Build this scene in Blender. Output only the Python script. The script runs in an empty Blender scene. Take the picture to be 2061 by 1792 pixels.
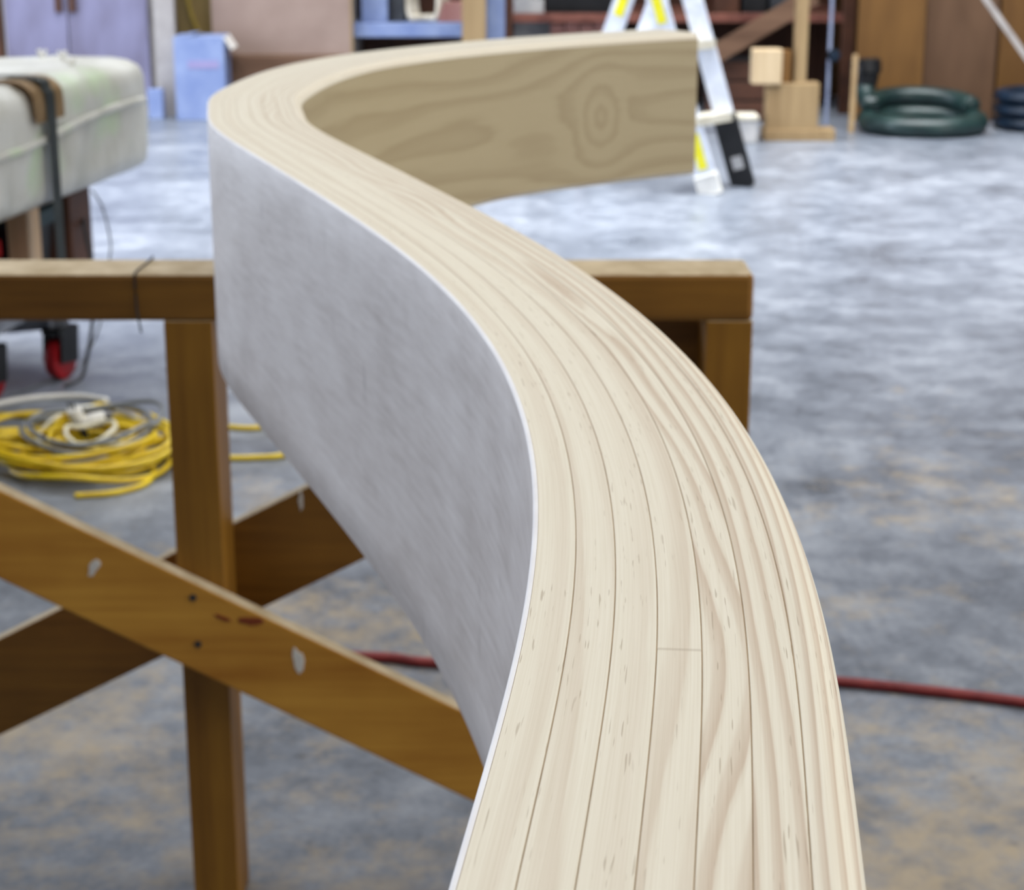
import bpy, bmesh, math, random
from mathutils import Vector, Matrix, noise

# ------------------------------------------------------------------ camera
SC = bpy.context.scene
COL = SC.collection
FPX, YH, ZC = 3800.0, -245.0, 1.22           # focal length in px (2061 wide), horizon row, eye height
PITCH = math.atan((896 - YH) / FPX)
cam_d = bpy.data.cameras.new('camera')
cam_d.sensor_fit = 'HORIZONTAL'; cam_d.sensor_width = 36.0
cam_d.lens = FPX / 2061 * 36.0
cam_d.clip_start = 0.02; cam_d.clip_end = 100
cam_d.dof.use_dof = True
cam_d.dof.focus_distance = 0.52
cam_d.dof.aperture_fstop = 30.0
cam = bpy.data.objects.new('camera', cam_d)
cam.location = (0, 0, ZC)
cam.rotation_euler = (math.pi / 2 - PITCH, 0, 0)
COL.objects.link(cam); SC.camera = cam

# ------------------------------------------------------------------ world, lights, exposure
W = bpy.data.worlds.new('world'); SC.world = W; W.use_nodes = True
bg = W.node_tree.nodes['Background']
bg.inputs[0].default_value = (0.80, 0.88, 1.0, 1); bg.inputs[1].default_value = 0.22

def area(name, loc, rot, sx, sy, power, col, spread=180):
    d = bpy.data.lights.new(name, 'AREA'); d.shape = 'RECTANGLE'
    d.size = sx; d.size_y = sy; d.energy = power; d.color = col; d.spread = math.radians(spread)
    o = bpy.data.objects.new(name, d); o.location = loc; o.rotation_euler = rot
    COL.objects.link(o); return o
# skylight rows under the roof, daylight through the big doorway in the left wall
area('skylight_near', (0.6, 1.6, 4.3), (0, 0, 0), 5.0, 2.2, 110, (1.0, 0.965, 0.90))
area('skylight_far', (0.5, 7.5, 4.3), (0, 0, 0), 8.0, 3.0, 480, (0.95, 0.97, 1.0), 104)
area('doorway_daylight', (-5.6, 6.9, 1.9), (0, math.radians(-90), 0), 3.6, 4.6, 480, (0.74, 0.83, 1.0))
area('right_fill', (6.5, 1.0, 2.0), (0, math.radians(90), 0), 2.4, 3.6, 220, (1.0, 0.97, 0.92))  # added fill light to brighten right-facing sides; no window known there

SC.cycles.max_bounces = 5; SC.cycles.diffuse_bounces = 3; SC.cycles.glossy_bounces = 2; SC.cycles.transmission_bounces = 1
SC.cycles.caustics_reflective = False; SC.cycles.caustics_refractive = False
vs = SC.view_settings
vs.view_transform = 'Standard'; vs.look = 'None'; vs.gamma = 1.0; vs.use_curve_mapping = False
vs.exposure = 0.0

# ------------------------------------------------------------------ geometry helpers
def at(px, py, Y):
    """world point on the vertical plane at distance Y seen at a measured spot of the photo"""
    a = (px - 1030.5) / FPX; b = (py - 896) / FPX
    dy = math.cos(PITCH) - b * math.sin(PITCH); dz = -(math.sin(PITCH) + b * math.cos(PITCH))
    t = Y / dy
    return Vector((a * t, Y, ZC + dz * t))
def on_floor(px, py, z=0.0):
    a = (px - 1030.5) / FPX; b = (py - 896) / FPX
    dy = math.cos(PITCH) - b * math.sin(PITCH); dz = -(math.sin(PITCH) + b * math.cos(PITCH))
    t = (z - ZC) / dz
    return Vector((a * t, dy * t, z))

def tag(o, label=None, cat=None, group=None, kind=None):
    if label: o['label'] = label
    if cat: o['category'] = cat
    if group: o['group'] = group
    if kind: o['kind'] = kind
    return o
def thing(name, label, cat, loc, group=None):
    o = bpy.data.objects.new(name, None); o.empty_display_size = 0.05
    o.location = loc; COL.objects.link(o)
    return tag(o, label, cat, group)
def wloc(o):
    v = Vector((0, 0, 0))
    while o is not None:
        v += Vector(o.location); o = o.parent
    return v
def link(name, me, mat, parent=None, smooth=False):
    """mesh with vertices in world coordinates -> object centred on its own bounds"""
    vs_ = [v.co for v in me.vertices]
    lo = Vector([min(v[i] for v in vs_) for i in range(3)]); hi = Vector([max(v[i] for v in vs_) for i in range(3)])
    c = (lo + hi) / 2; c.z = lo.z
    me.transform(Matrix.Translation(-c))
    if mat is not None:
        for m in (mat if isinstance(mat, (list, tuple)) else [mat]): me.materials.append(m)
    if smooth:
        me.polygons.foreach_set('use_smooth', [True] * len(me.polygons))
    o = bpy.data.objects.new(name, me); COL.objects.link(o)
    if parent is not None:
        o.parent = parent; o.location = c - wloc(parent)
    else:
        o.location = c
    return o
def from_bm(name, bm, mat, parent=None, smooth=False):
    bmesh.ops.recalc_face_normals(bm, faces=bm.faces)
    me = bpy.data.meshes.new(name); bm.to_mesh(me); bm.free()
    return link(name, me, mat, parent, smooth)
def bevel(bm, w, seg=2):
    if w > 0:
        bmesh.ops.bevel(bm, geom=list(bm.edges), offset=w, segments=seg, affect='EDGES', profile=0.5)
def box_bm(bm, lo, hi, mtx=None):
    r = bmesh.ops.create_cube(bm, size=1.0)
    lo = Vector(lo); hi = Vector(hi); c = (lo + hi) / 2; s = hi - lo
    for v in r['verts']:
        v.co = Vector((v.co.x * s.x, v.co.y * s.y, v.co.z * s.z)) + c
        if mtx is not None: v.co = mtx @ v.co
    return r['verts']
def box(name, lo, hi, mat, parent=None, bev=0.004, mtx=None):
    bm = bmesh.new(); box_bm(bm, lo, hi, mtx); bevel(bm, bev)
    return from_bm(name, bm, mat, parent)
def bar_bm(bm, p0, p1, w, d, up=(0, 1, 0)):
    """square bar from p0 to p1; d is its size along up, w across"""
    p0 = Vector(p0); p1 = Vector(p1); t = (p1 - p0); L = t.length; t.normalize()
    u = Vector(up); u = (u - t * u.dot(t)).normalized(); s = t.cross(u)
    m = Matrix((s, u, t)).transposed().to_4x4(); m.translation = p0
    return box_bm(bm, (-w / 2, -d / 2, 0), (w / 2, d / 2, L), m)
def bar(name, p0, p1, w, d, mat, parent=None, bev=0.003, up=(0, 1, 0)):
    bm = bmesh.new(); bar_bm(bm, p0, p1, w, d, up); bevel(bm, bev)
    return from_bm(name, bm, mat, parent)
def catmull(P, n=8, closed=False):
    P = [Vector(p) for p in P]; out = []; N = len(P)
    for i in range(N if closed else N - 1):
        if closed: a, b, c, d = P[i - 1], P[i], P[(i + 1) % N], P[(i + 2) % N]
        else: a, b, c, d = P[max(i - 1, 0)], P[i], P[i + 1], P[min(i + 2, N - 1)]
        for k in range(n):
            t = k / n
            out.append(0.5 * (2 * b + (c - a) * t + (2 * a - 5 * b + 4 * c - d) * t * t + (3 * b - a - 3 * c + d) * t ** 3))
    if not closed: out.append(P[-1])
    return out
def tube_bm(bm, pts, r, seg=8, closed=False, ridge=0.0):
    n = len(pts); rings = []
    for i, p in enumerate(pts):
        a = pts[i - 1] if (i > 0 or closed) else pts[0]; b = pts[(i + 1) % n] if (i < n - 1 or closed) else pts[-1]
        t = (b - a).normalized()
        u = Vector((0, 0, 1)); u = u - t * u.dot(t)
        if u.length < 1e-3: u = Vector((1, 0, 0)) - t * t.x
        u.normalize(); s = t.cross(u)
        rr = r * (1 + (ridge if i % 2 else -ridge))
        rings.append([bm.verts.new(p + (u * math.cos(2 * math.pi * k / seg) + s * math.sin(2 * math.pi * k / seg)) * rr) for k in range(seg)])
    for i in range(n if closed else n - 1):
        A, B = rings[i], rings[(i + 1) % n]
        for k in range(seg): bm.faces.new((A[k], A[(k + 1) % seg], B[(k + 1) % seg], B[k]))
    if not closed:
        bm.faces.new(rings[0][::-1]); bm.faces.new(rings[-1])
def tube(name, pts, r, mat, parent=None, seg=8, closed=False, ridge=0.0):
    bm = bmesh.new(); tube_bm(bm, pts, r, seg, closed, ridge)
    return from_bm(name, bm, mat, parent, True)
def lathe(name, prof, axis_p, axis, mat, parent=None, seg=20):
    """prof = [(radius, along)...] turned about an axis"""
    ax = Vector(axis).normalized(); u = ax.orthogonal().normalized(); s = ax.cross(u); p = Vector(axis_p)
    bm = bmesh.new(); rings = []
    for r, h in prof:
        rings.append([bm.verts.new(p + ax * h + (u * math.cos(2 * math.pi * k / seg) + s * math.sin(2 * math.pi * k / seg)) * r) for k in range(seg)])
    for A, B in zip(rings, rings[1:]):
        for k in range(seg): bm.faces.new((A[k], A[(k + 1) % seg], B[(k + 1) % seg], B[k]))
    bm.faces.new(rings[0][::-1]); bm.faces.new(rings[-1])
    return from_bm(name, bm, mat, parent, False)
def blob(name, c, rx, rz, ny, mat, parent, seed=0, thick=0.0006, tilt=0.0):
    """a thin splash of paint lying on a face that looks towards -y"""
    rnd = random.Random(seed); bm = bmesh.new(); n = 14; f = []; b = []
    for k in range(n):
        a = 2 * math.pi * k / n; q = 1 + rnd.uniform(-0.25, 0.2)
        x, z = math.cos(a) * rx * q, math.sin(a) * rz * q
        x, z = x * math.cos(tilt) - z * math.sin(tilt), x * math.sin(tilt) + z * math.cos(tilt)
        f.append(bm.verts.new((c[0] + x * .93, ny - thick, c[2] + z * .93))); b.append(bm.verts.new((c[0] + x, ny, c[2] + z)))
    bm.faces.new(f)
    bm.faces.new(b[::-1])
    for k in range(n): bm.faces.new((f[k], b[k], b[(k + 1) % n], f[(k + 1) % n]))
    return from_bm(name, bm, mat, parent)

# ------------------------------------------------------------------ material helpers
def lin(r, g, b):
    def c(v):
        v /= 255.0
        return v / 12.92 if v <= 0.04045 else ((v + 0.055) / 1.055) ** 2.4
    return (c(r), c(g), c(b), 1.0)
class NT:
    def __init__(s, name):
        s.m = bpy.data.materials.new(name); s.m.use_nodes = True; s.t = s.m.node_tree
        s.b = s.t.nodes['Principled BSDF']
    def n(s, typ, **kw):
        nd = s.t.nodes.new(typ)
        for k, v in kw.items(): setattr(nd, k, v)
        return nd
    def l(s, a, b): s.t.links.new(a, b)
    def math(s, op, a, b=None, clamp=False):
        nd = s.n('ShaderNodeMath', operation=op); nd.use_clamp = clamp
        for i, x in enumerate((a, b)):
            if x is None: continue
            if isinstance(x, (int, float)): nd.inputs[i].default_value = x
            else: s.l(x, nd.inputs[i])
        return nd.outputs[0]
    def noise(s, vec, scale, detail=4, rough=0.55):
        nd = s.n('ShaderNodeTexNoise'); nd.inputs['Scale'].default_value = scale
        nd.inputs['Detail'].default_value = detail; nd.inputs['Roughness'].default_value = rough
        s.l(vec, nd.inputs['Vector']); return nd.outputs['Fac']
    def mapping(s, vec, scale, loc=(0, 0, 0)):
        nd = s.n('ShaderNodeMapping'); nd.inputs['Scale'].default_value = scale; nd.inputs['Location'].default_value = loc
        s.l(vec, nd.inputs['Vector']); return nd.outputs[0]
    def ramp(s, fac, stops, interp='LINEAR'):
        nd = s.n('ShaderNodeValToRGB'); cr = nd.color_ramp; cr.interpolation = interp
        while len(cr.elements) < len(stops): cr.elements.new(0.5)
        for e, (p, c) in zip(cr.elements, stops):
            e.position = p; e.color = c if len(c) == 4 else (*c, 1)
        s.l(fac, nd.inputs[0]); return nd.outputs[0]
    def mix(s, fac, a, b, blend='MIX'):
        nd = s.n('ShaderNodeMix', data_type='RGBA', blend_type=blend)
        for i, x in ((0, fac), (6, a), (7, b)):
            if isinstance(x, (int, float)): nd.inputs[i].default_value = x
            elif isinstance(x, tuple): nd.inputs[i].default_value = x
            else: s.l(x, nd.inputs[i])
        return nd.outputs[2]
    def obj(s): return s.n('ShaderNodeTexCoord').outputs['Object']
    def uv(s): return s.n('ShaderNodeTexCoord').outputs['UV']
    def out(s, col, rough=0.5, bump=None, bs=0.2, bd=0.002, spec=0.5):
        if isinstance(col, tuple): s.b.inputs['Base Color'].default_value = col
        else: s.l(col, s.b.inputs['Base Color'])
        if isinstance(rough, (int, float)): s.b.inputs['Roughness'].default_value = rough
        else: s.l(rough, s.b.inputs['Roughness'])
        s.b.inputs['Specular IOR Level'].default_value = spec
        if bump is not None:
            nd = s.n('ShaderNodeBump'); nd.inputs['Strength'].default_value = bs; nd.inputs['Distance'].default_value = bd
            s.l(bump, nd.inputs['Height']); s.l(nd.outputs[0], s.b.inputs['Normal'])
        return s.m
def mottled(name, c0, c1, scale=6, rough=0.6, spec=0.4, stretch=(1, 1, 1), bs=0.15, metal=0.0):
    t = NT(name); v = t.mapping(t.obj(), stretch)
    f = t.noise(v, scale, 3)
    col = t.ramp(f, [(0.32, c0), (0.68, c1)])
    t.b.inputs['Metallic'].default_value = metal
    return t.out(col, rough, None, bs, 0.003, spec)
def woody(name, c0, c1, axis=2, fine=60, rough=0.6, spec=0.3):
    st = [1.0, 1.0, 1.0]; st[axis] = 0.06
    t = NT(name); v = t.mapping(t.obj(), tuple(st))
    a = t.noise(v, 9, 3); b = t.noise(v, fine, 3)
    f = t.math('ADD', t.math('MULTIPLY', a, 0.65), t.math('MULTIPLY', b, 0.35))
    return t.out(t.ramp(f, [(0.36, c0), (0.62, c1)]), rough, None, 0.12, 0.002, spec)

# floor: pale worn concrete with tan sawdust drifts
def mat_floor():
    t = NT('concrete'); o = t.obj()
    n1 = t.noise(t.mapping(o, (1, 1.3, 1)), 2.3, 6, 0.62)
    n2 = t.noise(o, 9.0, 7, 0.68)
    n3 = t.noise(o, 70, 5, 0.75)
    f = t.math('ADD', t.math('MULTIPLY', n1, 0.36), t.math('ADD', t.math('MULTIPLY', n2, 0.36), t.math('MULTIPLY', n3, 0.28)))
    base = t.ramp(f, [(0.39, lin(84, 90, 99)), (0.50, lin(113, 119, 129)), (0.61, lin(144, 149, 157))])
    d1 = t.noise(t.mapping(o, (1, 1, 1), (3.1, 7.7, 0)), 2.1, 4, 0.6)
    d2 = t.noise(t.mapping(o, (1, 1, 1), (9.1, 1.7, 0)), 17, 6, 0.75)
    dust = t.math('ADD', t.math('MULTIPLY', d1, 0.55), t.math('MULTIPLY', d2, 0.5))
    sep = t.n('ShaderNodeSeparateXYZ'); t.l(o, sep.inputs[0])      # sawdust gathers around the work in front
    dust = t.math('SUBTRACT', dust, t.math('MAXIMUM', t.math('MULTIPLY', t.math('ADD', sep.outputs['Y'], 1.2), 0.05), -0.01))
    mask = t.ramp(dust, [(0.50, (0, 0, 0, 1)), (0.66, (0.75, 0.75, 0.75, 1))])
    col = t.mix(mask, base, lin(176, 158, 128))
    sp = t.noise(o, 22, 2)
    spots = t.ramp(sp, [(0.70, (0, 0, 0, 1)), (0.76, (1, 1, 1, 1))])
    col = t.mix(t.math('MULTIPLY', spots, 0.5), col, lin(95, 95, 98))
    r = t.ramp(f, [(0.35, (0.24,) * 3), (0.65, (0.48,) * 3)])
    return t.out(col, r, None, 0.15, 0.003, 0.5)

# pale laminated timber: growth-ring bands come from a per-corner field, grain from UV (metres)
def mat_pine(name, light, dark, cmul=1.0, pores=True):
    t = NT(name); uv = t.uv()
    at_f = t.n('ShaderNodeAttribute', attribute_name='ring'); at_c = t.n('ShaderNodeAttribute', attribute_name='contrast')
    w = t.noise(t.mapping(uv, (4, 80, 1)), 1.0, 3, 0.6)
    w2 = t.noise(t.mapping(uv, (22, 300, 1)), 1.0, 3, 0.6)
    f = t.math('ADD', at_f.outputs['Fac'], t.math('ADD', t.math('MULTIPLY', w, 0.45), t.math('MULTIPLY', w2, 0.12)))
    fr = t.math('FRACT', f)
    band = t.ramp(fr, [(0.0, (0.25,) * 3), (0.10, (0.0,) * 3), (0.42, (0.08,) * 3), (0.62, (0.62,) * 3), (0.90, (1.0,) * 3), (1.0, (0.25,) * 3)], 'EASE')
    bandc = t.math('MULTIPLY', band, t.math('MULTIPLY', at_c.outputs['Fac'], cmul))
    col = t.mix(bandc, light, dark)
    fib = t.noise(t.mapping(uv, (9, 1400, 1)), 1.0, 3, 0.7)
    fibm = t.ramp(fib, [(0.35, (0.93, 0.915, 0.89, 1)), (0.6, (1, 1, 1, 1))])
    col = t.mix(1.0, col, fibm, 'MULTIPLY')
    if pores:
        po = t.noise(t.mapping(uv, (55, 1100, 1)), 1.0, 1, 0.4)
        pm = t.ramp(po, [(0.66, (0, 0, 0, 1)), (0.71, (1, 1, 1, 1))])
        reg = t.ramp(t.noise(t.mapping(uv, (7, 120, 1), (4, 0, 0)), 1.0, 2), [(0.46, (0, 0, 0, 1)), (0.58, (1, 1, 1, 1))])
        col = t.mix(t.math('MULTIPLY', t.math('MULTIPLY', pm, reg), 0.45), col, lin(150, 130, 105))
    at_j = t.n('ShaderNodeAttribute', attribute_name='joint')
    jm = t.ramp(at_j.outputs['Fac'], [(0.985, (0, 0, 0, 1)), (0.995, (1, 1, 1, 1))])
    col = t.mix(t.math('MULTIPLY', jm, 0.35), col, lin(165, 150, 130))
    return t.out(col, 0.55, None, 0.06, 0.0004, 0.35)

def mat_whitewash():
    t = NT('whitewashed_veneer'); uv = t.uv()
    a = t.noise(t.mapping(uv, (10, 22, 1)), 1.0, 4, 0.6)
    b = t.noise(t.mapping(uv, (18, 200, 1)), 1.0, 4, 0.65)
    c = t.noise(t.mapping(uv, (4, 9, 1), (2, 5, 0)), 1.0, 3)
    f = t.math('ADD', t.math('MULTIPLY', a, 0.4), t.math('ADD', t.math('MULTIPLY', b, 0.35), t.math('MULTIPLY', c, 0.25)))
    col = t.ramp(f, [(0.34, lin(196, 187, 181)), (0.5, lin(224, 217, 213)), (0.66, lin(242, 237, 234))])
    d = t.noise(t.mapping(uv, (30, 16, 1), (8, 1, 0)), 1.0, 2)
    dm = t.ramp(d, [(0.68, (0, 0, 0, 1)), (0.78, (1, 1, 1, 1))])
    col = t.mix(t.math('MULTIPLY', dm, 0.35), col, lin(150, 140, 136))
    return t.out(col, 0.5, None, 0.08, 0.0005, 0.35)

def mat_amber(name, c0, c1, axis):
    t = NT(name); st = [1.0, 1.0, 1.0]; st[axis] = 0.05
    o = t.obj(); v = t.mapping(o, tuple(st))
    a = t.noise(v, 22, 4); b = t.noise(v, 130, 3); c = t.noise(o, 5, 3)
    f = t.math('ADD', t.math('MULTIPLY', a, 0.5), t.math('ADD', t.math('MULTIPLY', b, 0.2), t.math('MULTIPLY', c, 0.3)))
    return t.out(t.ramp(f, [(0.36, c0), (0.64, c1)]), 0.5, None, 0.1, 0.001, 0.35)

M = {}
M['floor'] = mat_floor()
M['pine'] = mat_pine('pale_pine', lin(236, 230, 214), lin(206, 188, 168))
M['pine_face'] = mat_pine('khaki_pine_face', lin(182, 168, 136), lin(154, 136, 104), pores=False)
M['glue'] = mottled('glue_line', lin(150, 130, 106), lin(176, 156, 130), 40)
M['veneer'] = mat_whitewash()
M['white_edge_highlight'] = mottled('white_arris_highlight', lin(240, 238, 240), lin(250, 250, 252), 30)
M['amber'] = mat_amber('amber_timber', lin(112, 72, 14), lin(160, 113, 36), 2)
M['amber_brace'] = mat_amber('golden_timber', lin(168, 108, 30), lin(220, 164, 66), 0)
M['amber_x'] = mat_amber('amber_timber_lengthwise', lin(98, 62, 14), lin(150, 104, 36), 0)
M['dusty'] = mottled('sawdust_coated_timber', lin(176, 158, 128), lin(208, 192, 164), 25, 0.8, 0.2)
M['steel'] = mottled('dark_steel', lin(50, 52, 55), lin(85, 86, 88), 60, 0.35, 0.5, metal=0.6)
M['white_paint'] = mottled('dry_white_paint', lin(205, 200, 192), lin(232, 230, 225), 40)
M['rust'] = mottled('rust_red_stain', lin(116, 44, 14), lin(140, 66, 24), 90)
M['wall'] = woody('brown_board_wall', lin(70, 46, 26), lin(112, 80, 46), 2)
M['plaster'] = mottled('grey_wall', lin(150, 150, 150), lin(180, 180, 178), 3)
M['ceiling'] = mottled('ceiling_sheet', lin(190, 190, 188), lin(215, 214, 210), 3)
M['ply_amber'] = mottled('amber_plywood', lin(92, 62, 28), lin(124, 88, 44), 5, 0.6, 0.3, (1, 1, 0.25))
M['ply_pink'] = mottled('dull_brown_plywood', lin(86, 62, 44), lin(112, 84, 62), 5, 0.6, 0.3, (1, 1, 0.25))
M['ply_pale'] = mottled('pinkish_plywood', lin(132, 111, 100), lin(152, 131, 119), 3)
M['brown'] = woody('brown_timber', lin(84, 60, 44), lin(116, 88, 68), 0)
M['red_brown'] = mottled('red_brown_paint', lin(92, 50, 40), lin(122, 74, 60), 12)
M['timber'] = woody('pale_stud', lin(130, 106, 74), lin(154, 130, 94), 2)
M['dull_yellow'] = mottled('dull_yellow', lin(104, 86, 20), lin(126, 104, 32), 20)
M['slate'] = mottled('slate_paint', lin(120, 128, 152), lin(150, 158, 180), 9)
M['timber_light'] = woody('cream_block', lin(176, 152, 118), lin(196, 174, 140), 2)
M['olive'] = woody('olive_board', lin(84, 68, 34), lin(118, 98, 56), 2)
M['lavender'] = mottled('lavender_paint', lin(98, 92, 110), lin(134, 132, 160), 4, 0.5, 0.4, (1, 1, 0.4))
M['pale_edge'] = mottled('pale_edge', lin(140, 134, 130), lin(166, 160, 156), 9)
M['blue_white'] = mottled('blue_white_card', lin(110, 126, 168), lin(136, 150, 184), 7, 0.5)
M['pink_print'] = mottled('faded_print', lin(134, 128, 168), lin(150, 142, 176), 9)
M['black'] = mottled('black_plastic', lin(14, 14, 16), lin(26, 26, 28), 12, 0.4)
M['dark_brown'] = mottled('dark_brown_box', lin(60, 34, 22), lin(84, 50, 32), 8)
M['charcoal'] = mottled('charcoal_rubber', lin(36, 38, 42), lin(58, 60, 64), 12, 0.6)
M['grey_card'] = mottled('grey_card', lin(150, 150, 152), lin(182, 180, 178), 8)
M['cream_rope'] = mottled('cream_rope', lin(190, 180, 158), lin(220, 212, 196), 30)
M['brick_red'] = mottled('dull_red_pile', lin(136, 88, 80), lin(178, 130, 120), 20)
M['alu'] = mottled('brushed_aluminium', lin(206, 212, 226), lin(232, 236, 244), 20, 0.35, 0.5, metal=0.1)
M['yellow_label'] = mottled('yellow_label', lin(228, 218, 20), lin(240, 232, 60), 20, 0.4)
M['cream_step'] = mottled('cream_step', lin(190, 184, 166), lin(212, 206, 190), 20)
M['green_hose'] = mottled('green_hose', lin(14, 34, 34), lin(34, 56, 54), 8, 0.35, 0.5)
M['blue_hose'] = mottled('blue_hose', lin(8, 22, 36), lin(14, 36, 56), 8, 0.4)
M['yellow_cord'] = mottled('yellow_cord', lin(206, 172, 10), lin(234, 204, 34), 20, 0.4)
M['grey_cord'] = mottled('grey_cord', lin(92, 96, 100), lin(128, 132, 136), 20, 0.4)
M['white_plastic'] = mottled('white_plastic', lin(222, 220, 214), lin(240, 238, 232), 20, 0.35)
M['clear_cord'] = mottled('pale_cord', lin(214, 206, 176), lin(232, 226, 200), 20, 0.3)
M['red_hose'] = mottled('red_rubber_hose', lin(112, 32, 34), lin(140, 52, 50), 25, 0.45)
M['red'] = mottled('red_plastic', lin(128, 10, 18), lin(160, 20, 28), 10, 0.4)
M['teal_dark'] = mottled('dark_teal_plastic', lin(8, 26, 32), lin(16, 42, 48), 9, 0.5)
M['beige'] = woody('beige_leg', lin(178, 148, 116), lin(204, 176, 146), 2)
M['grey_steel'] = mottled('grey_steel', lin(104, 108, 118), lin(134, 138, 148), 15, 0.4, 0.5, metal=0.3)
M['cardboard'] = mottled('cardboard', lin(142, 116, 80), lin(170, 142, 104), 20)
M['strap'] = mottled('dark_strap', lin(52, 58, 58), lin(76, 82, 80), 20, 0.5)
def mat_wrap():
    t = NT('plastic_wrap'); o = t.obj()
    n = t.noise(t.mapping(o, (1, 1, 0.5)), 6, 5, 0.6); g = t.noise(t.mapping(o, (1, 1, 1), (4, 2, 1)), 4.0, 3)
    col = t.ramp(n, [(0.35, lin(158, 157, 147)), (0.65, lin(190, 190, 184))])
    gm = t.ramp(g, [(0.56, (0, 0, 0, 1)), (0.70, (0.6, 0.6, 0.6, 1))])
    col = t.mix(gm, col, lin(160, 186, 140))
    return t.out(col, 0.38, n, 0.5, 0.02, 0.5)
M['wrap'] = mat_wrap()

# ------------------------------------------------------------------ the room
def slab(name, lo, hi, mat):
    return tag(box(name, lo, hi, mat, None, 0.0), kind='structure')
slab('floor', (-6, -4, -0.1), (7, 11.4, 0.0), M['floor'])
slab('wall_back', (-6, 11.2, 0), (7, 11.4, 4.5), M['wall'])
slab('wall_right', (6.8, -4, 0), (7, 11.2, 4.5), M['plaster'])
bm = bmesh.new()
for lo, hi in (((6.76, -0.85, 0.75), (6.80, 2.85, 0.83)), ((6.76, -0.85, 3.17), (6.80, 2.85, 3.25)), ((6.76, -0.85, 0.83), (6.80, -0.77, 3.17)), ((6.76, 2.77, 0.83), (6.80, 2.85, 3.17)), ((6.77, 0.97, 0.83), (6.80, 1.03, 3.17))):
    box_bm(bm, lo, hi)
tag(from_bm('added_window_frame', bm, M['white_plastic']), kind='structure')  # made-up frame on the solid wall, added to go with the right-hand fill
slab('ceiling', (-6, -4, 4.5), (7, 11.4, 4.6), M['ceiling'])
# left wall with the big open doorway (y 4.2 .. 9)
bm = bmesh.new()
box_bm(bm, (-6, -4, 0), (-5.8, 4.2, 4.5)); box_bm(bm, (-6, 9.0, 0), (-5.8, 11.2, 4.5)); box_bm(bm, (-6, 4.2, 3.8), (-5.8, 9.0, 4.5))
tag(from_bm('wall_left', bm, M['plaster']), kind='structure')

# ------------------------------------------------------------------ the curved laminated rail
CTRL = [(-0.03, -0.30), (-0.018, -0.13), (-0.003, 0.02), (0.012, 0.17),
        (0.0284, 0.339), (0.0485, 0.4919), (0.0551, 0.6594), (0.0392, 0.8411), (-0.0036, 1.0313), (-0.0641, 1.2159),
        (-0.1258, 1.3912), (-0.183, 1.5462), (-0.2247, 1.6726), (-0.2383, 1.777), (-0.2554, 1.8739), (-0.2481, 1.9894),
        (-0.2339, 2.1224), (-0.1968, 2.2603), (-0.118, 2.3947), (-0.0022, 2.5275), (0.1494, 2.6542), (0.3368, 2.7718)]
RW, HT = 0.0895, 0.205
RTOP = ZC - HT
def bspline(C, n):
    C = [Vector((*c, 0)) for c in C]
    C = [2 * C[0] - C[1]] + C + [2 * C[-1] - C[-2]]; o = []
    for i in range(len(C) - 3):
        a, b, c, d = C[i:i + 4]
        for k in range(n):
            t = k / n
            o.append(((1 - t) ** 3 * a + (3 * t ** 3 - 6 * t * t + 4) * b + (-3 * t ** 3 + 3 * t * t + 3 * t + 1) * c + t ** 3 * d) / 6)
    o.append((C[-3] + 4 * C[-2] + C[-1]) / 6)
    return o
CL = bspline(CTRL, 18)
CL = [p for p in CL if p.x < 0.236 or p.y < 1.5]      # sawn off square at the far end
SL = [0.0]
for a, b in zip(CL, CL[1:]): SL.append(SL[-1] + (b - a).length)
NRM = []
for i in range(len(CL)):
    d = (CL[min(i + 1, len(CL) - 1)] - CL[max(i - 1, 0)]).normalized()
    NRM.append(Vector((d.y, -d.x, 0)))
def sstep(a, b, x):
    t = min(max((x - a) / (b - a), 0), 1); return t * t * (3 - 2 * t)
S_AT = lambda Y: SL[min(range(len(CL)), key=lambda i: abs(CL[i].y - Y))]
S175, S200, S220, S255 = S_AT(1.72), S_AT(1.99), S_AT(2.22), S_AT(2.5)
def rail_h(s):           # height of the member, a little shallower towards the far end
    k = 2.1 - 0.05 * sstep(S175, S200, s) - 0.09 * sstep(S220, S255, s)
    return HT * (k - 1)
rail = thing('laminated_rail', 'S-curved pale laminated pine rail with whitewashed side lying over the sawhorse', 'wooden rail', (-0.24, 2.1, RTOP - HT * 1.05))

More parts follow.
